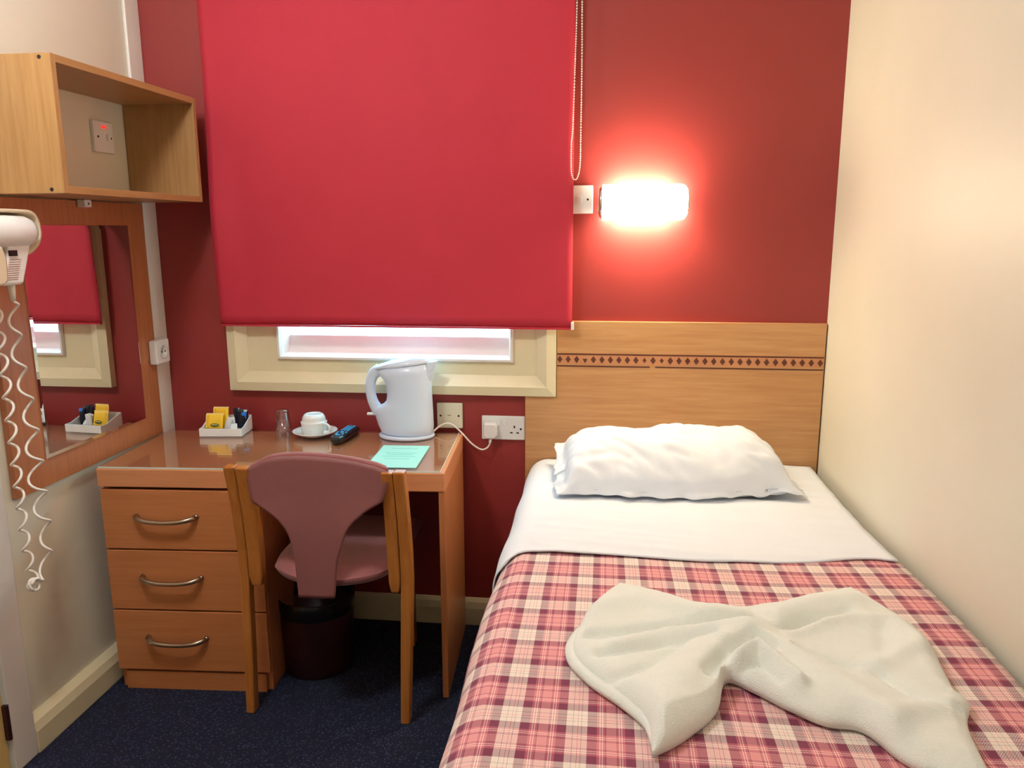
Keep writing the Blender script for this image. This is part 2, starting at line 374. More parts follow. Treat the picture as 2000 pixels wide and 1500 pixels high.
# ---------------------------------------------------------------- wall lamp and its switch
t = thing('wall_lamp', 'lit tubular bedside lamp glowing on the red wall', 'lamp', (.105, 0, 1.44))
n = 28
def lamp_ring(x, ry, rz, yc=-.062): return [(x, yc+ry*math.cos(2*PI*i/n), 1.4405+rz*math.sin(2*PI*i/n)) for i in range(n)]
obj('diffuser', loft(bmesh.new(), [lamp_ring(-.012, .049, .051), lamp_ring(-.010, .051, .053), lamp_ring(.222, .051, .053), lamp_ring(.234, .047, .049), lamp_ring(.241, .036, .038)]), 'lampglow', t, True)
obj('end_cap', loft(bmesh.new(), [lamp_ring(-.0235, .030, .032), lamp_ring(-.021, .041, .043), lamp_ring(-.0125, .049, .051)]), 'chrome', t, True)['label'] = 'chrome left end cap'
obj('end_cap', loft(bmesh.new(), [lamp_ring(.2415, .036, .038), lamp_ring(.246, .026, .028)]), 'creamp', t, True)['label'] = 'cream right end cap'
for z, k in ((1.4935, 0), (1.3865, 1)):
    obj('light_slot', bx(.030, .190, -.044, -.014, z, z+.001), 'slotglow', t)
obj('wall_mount', bx(-.008, .232, -.0115, 0, 1.400, 1.481), 'plastic', t, bevel=.003)
def plate(t, x0, x1, z0, z1, y=0, d=.012, m='plastic', bev=.003):
    return obj('plate', bx(x0, x1, y-d, y, z0, z1), m, t, bevel=bev)
def screw(t, x, z, y, m='hole', r=.0035):
    bm = bmesh.new(); disc(bm, (x, y, z), (0, -1, 0), r, .0008, 10); obj('screw', bm, m, t)
t = thing('light_switch', 'white light switch between red blind and lit wall lamp', 'switch', (-.083, 0, 1.45))
plate(t, -.127, -.041, 1.409, 1.495)
bm = bmesh.new(); disc(bm, (-.084, -.012, 1.452), (0, -1, 0), .013, .002, 24)
obj('rocker_surround', bm, 'plastic', t)
obj('rocker', bx(-.091, -.077, -.018, -.014, 1.442, 1.462), 'plastic', t, bevel=.001)
screw(t, -.057, 1.452, -.012)
# ---------------------------------------------------------------- headboard
t = thing('headboard', 'wide beech headboard with a row of dark diamonds', 'headboard', (.22, 0, .2))
HL, HR, HT = -.252, .684, 1.073
pts = [(HL, .2), (HR, .2), (HR, HT), (-.149, HT), (-.149, .825), (HL, .825)]
obj('panel', prism(bmesh.new(), pts, lambda x, z: (x, -.0012, z), lambda x, z: (x, -.018, z)), 'headw_x', t, bevel=.0015)
obj('inlay_band', bx(-.148, .680, -.0185, -.0175, .9355, .9645), 'inlay_bg', t)
obj('inlay_line', bx(-.148, .682, -.0190, -.0172, .9645, .9695), 'inlay', t)['label'] = 'upper dark inlay line'
bm = bx(-.148, .148, -.0190, -.0172, .9260, .9305); box(bm, .165, .682, -.0190, -.0172, .9260, .9305)
obj('inlay_line', bm, 'inlay', t)['label'] = 'lower dark inlay line with a chipped gap'
nd = 31
dm = None
for i in range(nd):
    x = lerp(-.139, .671, i/(nd-1)); k = .72 if i in (10, 12) else 1
    if i == 3:
        pts = [(0, -.0115), (.0080, .001), (.002, .003), (-.0080, .002)]
    else: pts = [(0, -.0120*k), (.0086*k, 0), (0, .0120*k), (-.0086*k, 0)]
    if dm is None or i in (3, 10, 12):
        bm = prism(bmesh.new(), pts, lambda a, z: (a-.22, -.0182, z+.75), lambda a, z: (a-.22, -.0196, z+.75))
        o = obj('diamond', bm, 'inlay', t, local=True)
        if dm is None: dm = o
    else:
        o = dm.copy(); COL.objects.link(o); o.parent = t
    o.location = (x, 0, 0)
# ---------------------------------------------------------------- bed
YB0, YB1 = -.024, -1.93
SX, RX, RAD = -.225, .678, .07
def zt(x, y): return .600+.028*sstep(-.35, -1.25, y)+.012*sstep(.35, .68, x)*sstep(-.5, -1.2, y)
t = thing('single_bed', 'single divan bed pushed against the cream right wall', 'bed', (.22, -.98, 0))
obj('divan_base', bx(SX+.035, RX-.02, YB1+.05, YB0-.01, .06, .33), 'base', t, bevel=.01)
obj('mattress', bx(SX+.03, RX-.015, YB1+.04, YB0-.006, .332, .560), 'matt', t, bevel=.045, seg=4)
for sx in (SX+.09, RX-.09):
    for sy in (-.15, -1.75):
        bm = bmesh.new(); disc(bm, (sx, sy, 0), (0, 0, 1), .02, .062, 12, .026); obj('leg', bm, 'hole', t, True)
def section(s, off, y, zbot):
    """cross-section of bedclothes, s in metres measured from the top left corner; negative runs down the side"""
    q = RAD*PI/2
    sx = SX-off; top = zt(.2, y)+off
    if s < -q: return sx-.01*math.sin((-s-q)*8)*.6, max(zbot, top-RAD-(-s-q))
    if s < 0:
        a = -s/RAD; return sx+RAD-RAD*math.sin(a), top-RAD+RAD*math.cos(a)
    x = sx+RAD+s; return x, zt(x, y)+off
SMAX = RX-SX-RAD
def cover(name, y0f, y1f, off, m, smin, nu, nv, parent=None, wr=0.0, thick=.004, uvp=None, origin=None):
    bm = bmesh.new(); uvl = bm.loops.layers.uv.new('UVMap'); info = {}
    def mk(lower):
        G = []
        for i in range(nu+1):
            s = lerp(smin, SMAX, (i/nu)); row = []
            for j in range(nv+1):
                xx = max(SX, min(RX, SX+RAD+s)); y = lerp(y0f(xx), y1f(xx), j/nv)
                x, z = section(s, off, y, .17)
                w_ = wr*(nz(x*2.2, y*9+x*1.5, off*90)+.8*(abs(nz(x*2.6, y*15+x*2.2, 5+off*90))*-1.6+.3)+.3*nz(x*6, y*26, 2))
                edge = 0
                if s < 0: x += .010*nz(s*5, y*5, 7)*min(1, -s/.1)
                else: z += w_*(1-.6*sstep(.55, .68, x))
                if lower: z -= thick if s > -RAD else 0; x += thick if s <= -RAD*.5 else 0
                v = bm.verts.new((x, y, z)); info[v] = (s, y); row.append(v)
            G.append(row)
        return G
    T, Bq = mk(False), mk(True)
    def F(vs):
        f = bm.faces.new(vs)
        for l in f.loops:
            s, y = info[l.vert]
            l[uvl].uv = ((SX+RAD+s-.266)/.100, (-.950-y)/.122)
        return f
    for i in range(nu):
        for j in range(nv):
            F((T[i][j], T[i+1][j], T[i+1][j+1], T[i][j+1])); F((Bq[i][j], Bq[i][j+1], Bq[i+1][j+1], Bq[i+1][j]))
    for i in range(nu): F((T[i][0], Bq[i][0], Bq[i+1][0], T[i+1][0])); F((T[i][nv], T[i+1][nv], Bq[i+1][nv], Bq[i][nv]))
    for j in range(nv): F((T[0][j], T[0][j+1], Bq[0][j+1], Bq[0][j])); F((T[nu][j], Bq[nu][j], Bq[nu][j+1], T[nu][j+1]))
    return obj(name, bm, m, parent, True, origin=origin)
FOLD = [(-.30, -.880), (-.225, -.875), (-.193, -.855), (-.166, -.827), (-.095, -.812), (-.024, -.820), (.092, -.824), (.263, -.831), (.433, -.817), (.537, -.800), (.631, -.786), (.70, -.803)]
def fold(x):
    for (a, p), (b_, q) in zip(FOLD, FOLD[1:]):
        if x <= b_: return lerp(p, q, max(0, (x-a)/(b_-a)))
    return FOLD[-1][1]
o = cover('blanket', lambda x: -.45, lambda x: YB1, .010, 'plaid', -.40, 60, 110, wr=.0035, thick=.005, origin=(.22, -1.2, .60))
tag(o, 'pink and maroon plaid woven blanket spread over the bed', 'blanket')
o = cover('bed_sheet', lambda x: YB0-.002, lambda x: fold(x), .0165, 'linen', -.36, 80, 110, wr=.0085, thick=.004, origin=(.22, -.4, .6))
tag(o, 'white sheet folded back smoothly over the top of blanket', 'sheet')
# pillow
def pil(sign):
    def f(a, c):
        u, v = (2*a-1)*1.10, (2*c-1)*1.06
        uu, vv = max(-1, min(1, u)), max(-1, min(1, v))
        p = (c*1.0); L_ = Vector((lerp(-.128, -.150, p), lerp(-.425, -.075, p), 0)); R_ = Vector((lerp(.575, .500, p), lerp(-.375, -.065, p), 0))
        P = L_.lerp(R_, a)
        P.y += -.016*math.cos(PI*uu)*(1-c)+.01*nz(a*4, c*3, 2)
        th = .096*(1-abs(uu)**7)**.6*(1-abs(vv)**2.6)**.6
        th *= 1+.08*math.sin(uu*2.0+.6)
        mid = lerp(.640+.008*a, .690, c**.9)+.018*sstep(.55, 1, u)*c
        d_e = max(abs(u)-1, abs(v)-1, 0)
        wr = .012*nz(uu*2.2+.3*vv, vv*1.6, 4)+.020*(abs(nz(uu*2.6+vv*1.3, vv*2.0-uu*.8, 8))-.2)+.012*(abs(nz(uu*6+vv*3, vv*3.4, 5))-.2)+.012*(1-sstep(0, .55, 1-abs(uu)))*nz(vv*5+uu, uu*3, 1)
        amp = min(1, th/.05)
        z = mid+sign*th+(wr*amp if sign > 0 else 0)
        if d_e > 0:
            z += .012*nz(vv*5, uu*5, 3)-.02*min(1, d_e/.09)*(1 if v < .6 else .35)
            P.y += .016*nz(u*7, v*7, 6); P.x += .012*nz(v*4, u*4, 9)
        P.z = max(z, zt(P.x, P.y)+.026+(.0032 if sign > 0 else 0))
        if sign > 0: P.z += .0012
        P.y = min(P.y, -.03)
        return P
    return f
o = obj('pillow', slab(pil(1), pil(-1), 110, 70), 'linen', None, True, origin=(.2, -.24, .62))
tag(o, 'plump white pillow leaning against the beech headboard', 'pillow')
# towel: twisted bow lying on the blanket
TT = [(.043, -1.003), (.123, -1.044), (.197, -1.100), (.261, -1.121), (.323, -1.090), (.404, -1.031), (.506, -.980)]
TB = [(.078, -1.545), (.124, -1.505), (.180, -1.432), (.206, -1.348), (.247, -1.372), (.292, -1.414), (.335, -1.446), (.385, -1.456), (.425, -1.530), (.512, -1.575)]
TL_ = [(.043, -1.003), (-.008, -1.112), (-.040, -1.239), (-.038, -1.306), (-.005, -1.363), (.044, -1.420), (.074, -1.473), (.078, -1.545)]
TR = [(.506, -.980), (.523, -1.053), (.566, -1.181), (.553, -1.315), (.548, -1.365), (.556, -1.392), (.528, -1.455), (.512, -1.575)]
v3 = lambda l: catmull([(a, c, 0) for a, c in l], 6)
CT, CB, CL, CR = v3(TT), v3(TB), v3(TL_), v3(TR)
def towel_xy(a, c):
    t_, b_, l_, r2 = along(CT, a), along(CB, a), along(CL, c), along(CR, c)
    p00, p10, p01, p11 = along(CT, 0), along(CT, 1), along(CB, 0), along(CB, 1)
    return (1-c)*t_+c*b_+(1-a)*l_+a*r2-((1-a)*(1-c)*p00+a*(1-c)*p10+(1-a)*c*p01+a*c*p11)
RIDGES = [
    (0.018, 0.03, [(-0.008, -1.17), (0.079, -1.131), (0.161, -1.171), (0.249, -1.189)]),
    (-0.028, 0.011, [(-0.015, -1.258), (0.102, -1.224), (0.21, -1.212), (0.324, -1.213), (0.377, -1.175)]),
    (0.008, 0.015, [(0.029, -1.292), (0.118, -1.243), (0.225, -1.231), (0.296, -1.227)]),
    (-0.014, 0.009, [(0.003, -1.322), (0.116, -1.279), (0.196, -1.257)]),
    (0.019, 0.045, [(0.092, -1.511), (0.113, -1.423), (0.171, -1.316), (0.239, -1.252)]),
    (-0.02, 0.012, [(0.176, -1.374), (0.217, -1.314), (0.262, -1.271), (0.287, -1.29)]),
    (0.017, 0.013, [(0.198, -1.375), (0.227, -1.322), (0.262, -1.293), (0.284, -1.326), (0.312, -1.38)]),
    (-0.013, 0.008, [(0.208, -1.374), (0.237, -1.342), (0.26, -1.336), (0.282, -1.374)]),
    (0.016, 0.03, [(0.273, -1.253), (0.329, -1.306), (0.375, -1.373), (0.414, -1.44)]),
    (0.018, 0.03, [(0.327, -1.158), (0.414, -1.1), (0.473, -1.087)]),
    (-0.019, 0.011, [(0.324, -1.213), (0.397, -1.165), (0.454, -1.137)]),
    (0.012, 0.02, [(0.33, -1.226), (0.435, -1.158), (0.52, -1.168), (0.541, -1.251)]),
    (0.01, 0.018, [(0.428, -1.325), (0.517, -1.262)]),
    (-0.006, 0.012, [(0.493, -1.201), (0.468, -1.295)]),
    (0.01, 0.02, [(0.381, -1.501), (0.457, -1.441), (0.516, -1.416)]),
    (-0.012, 0.010, [(0.334, -1.285), (0.436, -1.324), (0.483, -1.407), (0.527, -1.425)]),
    (-0.013, 0.011, [(0.02, -1.392), (0.077, -1.356), (0.141, -1.287)]),
]
RS = [(a_, w_, [(Vector(p), Vector(q)-Vector(p)) for p, q in zip(l, l[1:])]) for a_, w_, l in RIDGES]
def ridge_h(x, y):
    P = Vector((x, y)); h = 0
    for a_, w_, segs in RS:
        d2 = 9
        for p, e in segs:
            q = P-p; t_ = max(0, min(1, q.dot(e)/e.length_squared)); d2 = min(d2, (q-e*t_).length_squared)
        if d2 < 9*w_*w_: h += a_*math.exp(-d2/(w_*w_))
    return h
def tow(sign):
    def f(a, c):
        P = towel_xy(a, c); base = zt(P.x, P.y)+.0155
        if sign < 0: P.z = base; return P
        k = math.exp(-((a-.44)/.16)**2)
        e1, e2 = 1-abs(2*c-1), 1-abs(2*a-1)
        env = min(1, e1/.16)**.5*min(1, e2/.07)**.5
        z = env*(.019+.007*k+ridge_h(P.x, P.y)+.004*nz(P.x*14, P.y*14, 2)+.0015*nz(P.x*45, P.y*45, 4))
        P.z = base+.008+max(z, .002); return P
    return f
t = thing('towel', 'cream towel twisted into a bow on the plaid blanket', 'towel', (.25, -1.25, .63))
obj('upper_layer', slab(tow(1), tow(-1), 150, 110), 'towel', t, True)
def edge_layer(sign):
    def f(a, c):
        cc = lerp(.36, .97, a); P = along(CL, cc)
        tgt = Vector((.16, -1.27, 0)); d_ = (tgt-P).normalized()
        wd = .016*math.sin(PI*a)**.6+.002*nz(cc*9, 2)
        Q = P-d_*wd*(1-c)+d_*.03*c
        base = zt(Q.x, Q.y)+.0155
        Q.z = base+(.009+.003*math.sin(PI*c) if sign > 0 else .0005)
        return Q
    return f
obj('under_fold', slab(edge_layer(1), edge_layer(-1), 40, 4), 'towel', t, True)
# ---------------------------------------------------------------- desk (rotated a little off the wall)
DA = math.radians(3.4)
t = thing('desk', 'orange beech dressing desk with a three-drawer pedestal', 'desk', (-.478, -.024, 0), DA)
def lo(name, bm, m, p=None, **k): return obj(name, bm, m, p or t, local=True, **k)
lo('desktop', bx(-.985, .018, -.440, 0, .640, .6945), 'desktop', bevel=.003)
lo('side_panel', bx(0, .018, -.436, -.004, .0, .6395), 'desk_y', bevel=.002)
bm = bx(-.980, -.964, -.420, -.004, .0, .6395); box(bm, -.532, -.516, -.420, -.004, .0, .6395); box(bm, -.963, -.533, -.02, -.004, .0, .6395)
lo('pedestal', bm, 'desk_y', bevel=.0015)
lo('plinth', bx(-.963, -.533, -.432, -.412, .0, .058), 'desk_x')
lo('modesty_rail', bx(-.515, -.001, -.022, -.004, .50, .6395), 'desk_x')
for z0, z1 in ((.452, .632), (.262, .447), (.066, .257)):
    dr = lo('drawer', bx(-.981, -.516, -.438, -.421, z0, z1), 'desk_x', bevel=.002)
    zc = z0+(z1-z0)*.53; hp = []
    for i in range(21):
        a = i/20; b_ = 1-abs(2*a-1)**6
        hp.append((-.878+.175*a, -.444-.024*b_, zc+.006-.009*math.sin(PI*a)))
    bm = bmesh.new(); tube(bm, hp, lambda s: .0066+.0018*abs(2*s-1)**5, 10)
    for sx in (-.878, -.703): disc(bm, (sx, -.4382, zc+.006), (0, -1, 0), .0085, .006, 14, .007)
    lo('handle', bm, 'brass', dr, smooth=True)
gl = thing('glass_sheet', 'clear glass sheet covering the desk top', 'glass', (-.478, -.024, .695), DA)
obj('sheet', bx(-.980, .006, -.436, -.006, .0002, .0048), 'sheetglass', gl, local=True)
bm = bx(-.980, .0066, -.4372, -.4362, .0004, .0046); box(bm, .0062, .0072, -.4366, -.006, .0004, .0046)
obj('edge_highlight', bm, 'edgehighlight', gl, local=True)  # edge strips carrying the painted highlight
ZD = .7002
def dw(lx, ly):    # desk-local to world
    return -.478+lx*math.cos(DA)-ly*math.sin(DA), -.024+lx*math.sin(DA)+ly*math.cos(DA)
# ---------------------------------------------------------------- chair
t = thing('desk_chair', 'beech chair with mauve T-shaped back pushed under desk', 'chair', (-.75, -.40, 0))
def leg_side(xs, zs, ys, wy):
    rg = []
    for (xa, xb), z, y in zip(xs, zs, ys): rg.append([(xa, y-wy/2, z), (xb, y-wy/2, z), (xb, y+wy/2, z), (xa, y+wy/2, z)])
    return loft(bmesh.new(), rg)
zs = [0, .2, .42, .50, .60, .70, .752]; ys = [-.580, -.578, -.576, -.582, -.597, -.617, -.630]
for xs in ([(-.999, -.974), (-.994, -.968), (-.990, -.964), (-.989, -.962), (-.988, -.960), (-.988, -.958), (-.988, -.957)],
           [(-.545, -.520), (-.540, -.511), (-.533, -.502), (-.532, -.501), (-.531, -.501), (-.531, -.501), (-.531, -.501)]):
    obj('rear_leg', leg_side(xs, zs, ys, .034), 'chairw', t, bevel=.004)
zs2 = [.392, .42, .50, .60, .70, .750]; ys2 = [-.572, -.576, -.582, -.597, -.617, -.630]
for k, xs in enumerate(([(-.958, -.930), (-.9625, -.925), (-.961, -.922), (-.959, -.921), (-.957, -.920), (-.956, -.920)],
           [(-.562, -.540), (-.566, -.5345), (-.567, -.5335), (-.566, -.5325), (-.564, -.532), (-.562, -.532)])):
    up = obj('back_upright', leg_side(xs, zs2, ys2, .034), 'chairw', t, bevel=.004)
    bm = bmesh.new(); xc = -.938 if k == 0 else -.547
    disc(bm, (xc, -.6335, .714), (0, -1, 0), .0045, .002, 10); obj('bolt', bm, 'hole', up)
for xa, xb in ((-.868, -.840), (-.632, -.604)):
    obj('front_leg', leg_side([(xa, xb)]*3, [0, .3, .388], [-.165, -.168, -.17], .034), 'chairw', t, bevel=.003)
bm = bx(-.850, -.622, -.50, -.155, .3885, .402)
obj('seat_frame', bm, 'chairw', t)
def seat(sign):
    def f(a, c):
        u, v = 2*a-1, 2*c-1
        x = lerp(-.924, -.566, a)
        yb = -.560-.072*(1-abs(u)**2.2); x = -.734+(x+.734)*(1-.12*max(0, -v)**3)
        y = lerp(yb, -.16, c)
        th = .034*(1-abs(u)**6)**.4*(1-abs(v)**6)**.4
        return (x, y, .428+sign*th+.012*v*v*(1 if v < 0 else .3))
    return f
obj('seat', slab(seat(1), seat(-1), 30, 26), 'mauve', t, True)
K = .9845
OUT = [(-.945, .735), (-.886, .765), (-.845, .771), (-.806, .773), (-.750, .772), (-.691, .768), (-.640, .762), (-.587, .753), (-.546, .738)]
OL = [(-.945, .735), (-.938, .690), (-.932, .648), (-.895, .625), (-.859, .599), (-.842, .578), (-.830, .556), (-.821, .520), (-.817, .490), (-.813, .430), (-.810, .381)]
ORt = [(-.546, .738), (-.556, .700), (-.570, .659), (-.612, .633), (-.651, .600), (-.668, .578), (-.679, .552), (-.690, .520), (-.698, .496), (-.706, .430), (-.711, .383)]
kz = lambda p: (p[0]*K, 1.363+(p[1]-1.363)*K)
OL, ORt, OUT = [kz(p) for p in OL], [kz(p) for p in ORt], [kz(p) for p in OUT]
def back(dy):
    L3, R3, T3 = [[Vector((p[0], 0, p[1])) for p in q] for q in (OL, ORt, OUT)]
    def f(a, c):
        l, r = along(L3, c), along(R3, c); P = l.lerp(r, a)
        tp = along(T3, a); ln = along([T3[0], T3[-1]], a)
        P += (tp-ln)*(1-c)**3
        P.y = lerp(-.634, -.646, c)+dy+.016*math.cos(PI*(a-.5))*(1-c)-.004
        return P
    return f
obj('backrest', slab(back(-.002), back(.010), 28, 40), 'plum', t, True)
def pad(dy, g):
    fb = back(dy)
    return lambda a, c: fb(lerp(g, 1-g, a), lerp(.004, .62, c))+Vector((0, 0, .006*(1-c)**3))
obj('back_pad', slab(pad(.0102, .02), pad(.026, .05), 28, 40), 'mauve', t, True)
# ---------------------------------------------------------------- waste bin
t = thing('waste_bin', 'dark brown round waste bin under the desk', 'bin', (-.885, -.31, 0))
obj('body', lathe(bmesh.new(), [(.0, .0), (.104, .0), (.107, .004), (.118, .235), (.118, .246), (.115, .246), (.104, .008), (.0, .008)], (-.885, -.31, 0), 40, False), 'bin', t, True)
obj('liner', lathe(bmesh.new(), [(.113, .18), (.1195, .212), (.1205, .247), (.119, .2495), (.1165, .2495), (.112, .2)], (-.885, -.31, 0), 40, False), 'liner', t, True)
# ---------------------------------------------------------------- wall shelf
t = thing('wall_shelf', 'open beech box shelf high on the left wall', 'shelf', (-1.385, -.43, 1.449))
SY0, SY1, SZ0, SZ1, SXF = -.757, -.104, 1.449, 1.762, -1.268
obj('top_board', bx(XL+.001, SXF, SY0+.018, SY1-.018, SZ1-.018, SZ1), 'shelf_y', t, bevel=.001)
obj('bottom_board', bx(XL+.001, SXF, SY0+.018, SY1-.018, SZ0, SZ0+.018), 'shelf_y', t, bevel=.001)
for k, (y0, y1) in enumerate(((SY0, SY0+.0178), (SY1-.0178, SY1))):
    sp_ = obj('side_panel', bx(XL+.001, SXF, y0, y1, SZ0, SZ1), 'shelf_z', t, bevel=.001)
    if k == 0:
        for x, z in ((-1.295, SZ1-.009), (-1.300, SZ0+.009), (-1.45, SZ1-.009), (-1.45, SZ0+.009)):
            bm = bmesh.new(); disc(bm, (x, y0, z), (0, -1, 0), .0045, .0012, 10); obj('screw', bm, 'hole', sp_)
bm = bx(XL+.0195, XL+.045, -.415, -.385, SZ0-.022, SZ0-.0005)
br = obj('bracket', bm, 'plastic', t, bevel=.002); br['label'] = 'small white fixing bracket'
bm = bmesh.new(); disc(bm, (XL+.045, -.400, SZ0-.012), (1, 0, 0), .003, .0008, 8); obj('screw', bm, 'hole', br)
# ---------------------------------------------------------------- mirror on its board
t = thing('wall_mirror', 'mirror with reflections on an orange wooden board', 'mirror', (XL+.01, -.43, .69))
MB = XL+.018
obj('backboard', bx(XL+.0005, MB, -.768, -.090, .687, 1.446), 'mirw', t, bevel=.0015)
my0, my1, mz0, mz1 = -.654, -.186, .761, 1.377
bm = bmesh.new(); bw = .010
a = [bm.verts.new((MB+.0004, y, z)) for y, z in ((my0, mz0), (my1, mz0), (my1, mz1), (my0, mz1))]
c1 = [bm.verts.new((MB+.0036, y, z)) for y, z in ((my0, mz0), (my1, mz0), (my1, mz1), (my0, mz1))]
c2 = [bm.verts.new((MB+.0045, y, z)) for y, z in ((my0+bw, mz0+bw), (my1-bw, mz0+bw), (my1-bw, mz1-bw), (my0+bw, mz1-bw))]
bm.faces.new(a[::-1]); bm.faces.new(c2)
for q, s in ((a, c1), (c1, c2)):
    for k in range(4): bm.faces.new((q[k], q[(k+1) % 4], s[(k+1) % 4], s[k]))
obj('mirror_glass', bm, 'mirror', t)
# ---------------------------------------------------------------- left wall sockets
t = thing('shaver_socket', 'square white round-pin socket beside the mirror', 'socket', (XL+.02, -.092, .967))
q = XL+.0185
bm = bx(q, q+.028, -.132, -.052, .927, 1.007)
obj('socket_box', bm, 'plastic', t, bevel=.006, seg=3)
bm = bmesh.new(); n = 24
loft(bm, [[(q+x, -.092+r*math.cos(2*PI*i/n), .967+r*math.sin(2*PI*i/n)) for i in range(n)] for r, x in ((.024, .0282), (.024, .0305), (.0195, .0305), (.0190, .0285))])
obj('round_recess', bm, 'foil', t, True)
for dy in (-.0095, .0095):
    bm = bmesh.new(); disc(bm, (q+.0285, -.092+dy, .967), (1, 0, 0), .003, .0012, 10); obj('pin_hole', bm, 'hole', t)
t = thing('fused_switch', 'white wall switch with red neon inside the box shelf', 'switch', (XL, -.246, 1.635))
pt = obj('plate', bx(XL+.0005, XL+.012, -.292, -.200, 1.590, 1.680), 'plastic', t, bevel=.002)
obj('neon', bx(XL+.0122, XL+.0145, -.257, -.234, 1.660, 1.668), 'neon', t)['label'] = 'glowing red neon strip'
obj('rocker', bx(XL+.0122, XL+.018, -.236, -.222, 1.626, 1.644), 'plastic', t, bevel=.001)
for y in (-.275, -.213):
    bm = bmesh.new(); disc(bm, (XL+.0121, y, 1.634), (1, 0, 0), .0035, .001, 10); obj('screw', bm, 'hole', t)
# ---------------------------------------------------------------- hair dryer in its wall holder
t = thing('hair_dryer_holder', 'cream wall cradle holding the hair dryer by the mirror', 'holder', (MB, -.80, 1.25))
ROOT[t.name] = ROOT[t.name] @ Matrix.Translation((0, .015, 0))
obj('back_plate', bx(MB+.0005, MB+.008, -.96, -.70, 1.300, 1.405), 'creamp', t, bevel=.003)
path = catmull([(0, -.96, 1.4045), (0, -.86, 1.4045), (0, -.765, 1.4045), (0, -.722, 1.4015), (0, -.705, 1.387), (0, -.700, 1.362), (0, -.708, 1.338), (0, -.735, 1.318), (0, -.76, 1.312)], 5)
rg = [[(MB+.0085, p.y, p.z), (-1.376, p.y, p.z), (-1.376, p.y+dn[0], p.z+dn[1]), (MB+.0085, p.y+dn[0], p.z+dn[1])]
      for p, dn in [(path[i], ((lambda d_: (-d_.z*.008, d_.y*.008))((path[min(i+1, len(path)-1)]-path[max(0, i-1)]).normalized()))) for i in range(len(path))]]
obj('cradle_rim', loft(bmesh.new(), rg), 'creamp', t, True)
bm = bmesh.new(); bmesh.ops.create_uvsphere(bm, u_segments=20, v_segments=12, radius=1, matrix=Matrix.Translation((-1.405, -.90, 1.402)) @ Matrix.Diagonal((.05, .095, .024, 1)))
bmesh.ops.delete(bm, geom=[v for v in bm.verts if v.co.z < 1.4095], context='VERTS')
bmesh.ops.holes_fill(bm, edges=bm.edges[:])
obj('top_dome', bm, 'plastic', t, True)
bm = bmesh.new()
loft(bm, [[(-1.385+.045*sx_, -.885+w_*sy_, z) for sx_, sy_ in ((-1, -1), (.75, -1), (1, -.5), (1, .5), (.75, 1), (-1, 1))] for w_, z in ((.012, 1.243), (.030, 1.250), (.036, 1.275), (.036, 1.300), (.024, 1.328))])
obj('lower_pocket', bm, 'creamp', t, bevel=.004)
t = thing('hair_dryer', 'white hair dryer with coiled cord hanging by the mirror', 'hair dryer', (-1.39, -.80, 1.24))
ROOT[t.name] = ROOT[t.name] @ Matrix.Translation((0, .013, 0))
n = 24
def dring(y, r, x=-1.388, z=1.3600): return [(x+r*math.cos(2*PI*i/n), y, z+r*math.sin(2*PI*i/n)) for i in range(n)]
obj('body', loft(bmesh.new(), [dring(-.722, .010), dring(-.724, .022), dring(-.731, .032), dring(-.748, .0375), dring(-.80, .0385), dring(-.93, .0385), dring(-1.0, .032)]), 'plastic', t, True)
bm = bmesh.new(); disc(bm, (-1.3497, -.888, 1.3655), (1, 0, 0), .020, .002, 20); obj('air_intake', bm, 'hole', t)
hb = []
for z, yc, wy, wx in ((1.340, -.771, .036, .020), (1.318, -.777, .033, .019), (1.28, -.789, .031, .018), (1.252, -.802, .032, .018), (1.241, -.806, .032, .018), (1.238, -.806, .028, .014)):
    hb.append([(-1.388+wx*sx_, yc-.010+wy*1.08*sy_, z) for sx_, sy_ in ((-1, -1), (1, -1), (1, 1), (-1, 1))])
hd = obj('handle', loft(bmesh.new(), hb), 'plastic', t, bevel=.005, seg=3)
for k in range(10):
    z = 1.296-k*.0050; yc = -.795-(1.296-z)*.40
    obj('grip_groove', bx(-1.3705, -1.3692, yc-.026, yc+.012, z-.0007, z+.0007), 'brass', hd)
obj('switch', bx(-1.3690, -1.3650, -.822, -.798, 1.305, 1.318), 'black', t)['label'] = 'black slide switch'
bm = bmesh.new(); tube(bm, [(-1.39, -.800, 1.2385), (-1.392, -.797, 1.20)], lambda s: .0085-.003*s, 10); obj('cord_sleeve', bm, 'cordw', t, True)
def helix(P, turns, rad, sag=1.0, k=26):
    P = catmull(P, 10); out = []; N_ = int(turns*k)
    for i in range(N_+1):
        s = i/N_; c = along(P, s); a = 2*PI*turns*(s**sag); r = rad(s) if callable(rad) else rad
        out.append(c+Vector((r*math.cos(a), r*math.sin(a), .004*math.sin(a))))
    return out
right = helix([(-1.392, -.797, 1.199), (-1.400, -.790, 1.164), (-1.402, -.792, 1.108), (-1.402, -.791, 1.045), (-1.402, -.780, .954), (-1.402, -.778, .862), (-1.402, -.781, .756), (-1.402, -.777, .660), (-1.402, -.773, .603), (-1.402, -.782, .551), (-1.402, -.795, .508), (-1.405, -.812, .497)], 9.0, lambda s: (.012+.006*math.exp(-((s-.62)/.18)**2)) if s > .02 else .012*s/.02)
left = helix([(-1.412, -.820, .500), (-1.412, -.828, .543), (-1.412, -.833, .640), (-1.412, -.831, .785), (-1.412, -.829, .939), (-1.412, -.829, 1.089), (-1.412, -.830, 1.198), (-1.420, -.84, 1.27)], 14.0, .0095)
bm = bmesh.new(); tube(bm, right+left, .0032, 7)
lp = [Vector((-1.403+.006*math.cos(a*1.7), -.832+.017*math.cos(a), .494+.014*math.sin(a))) for a in [i*.3 for i in range(52)]]
tube(bm, lp, .0032, 7)
obj('coiled_cord', bm, 'cordw', t, True)['label'] = 'white coiled cord'
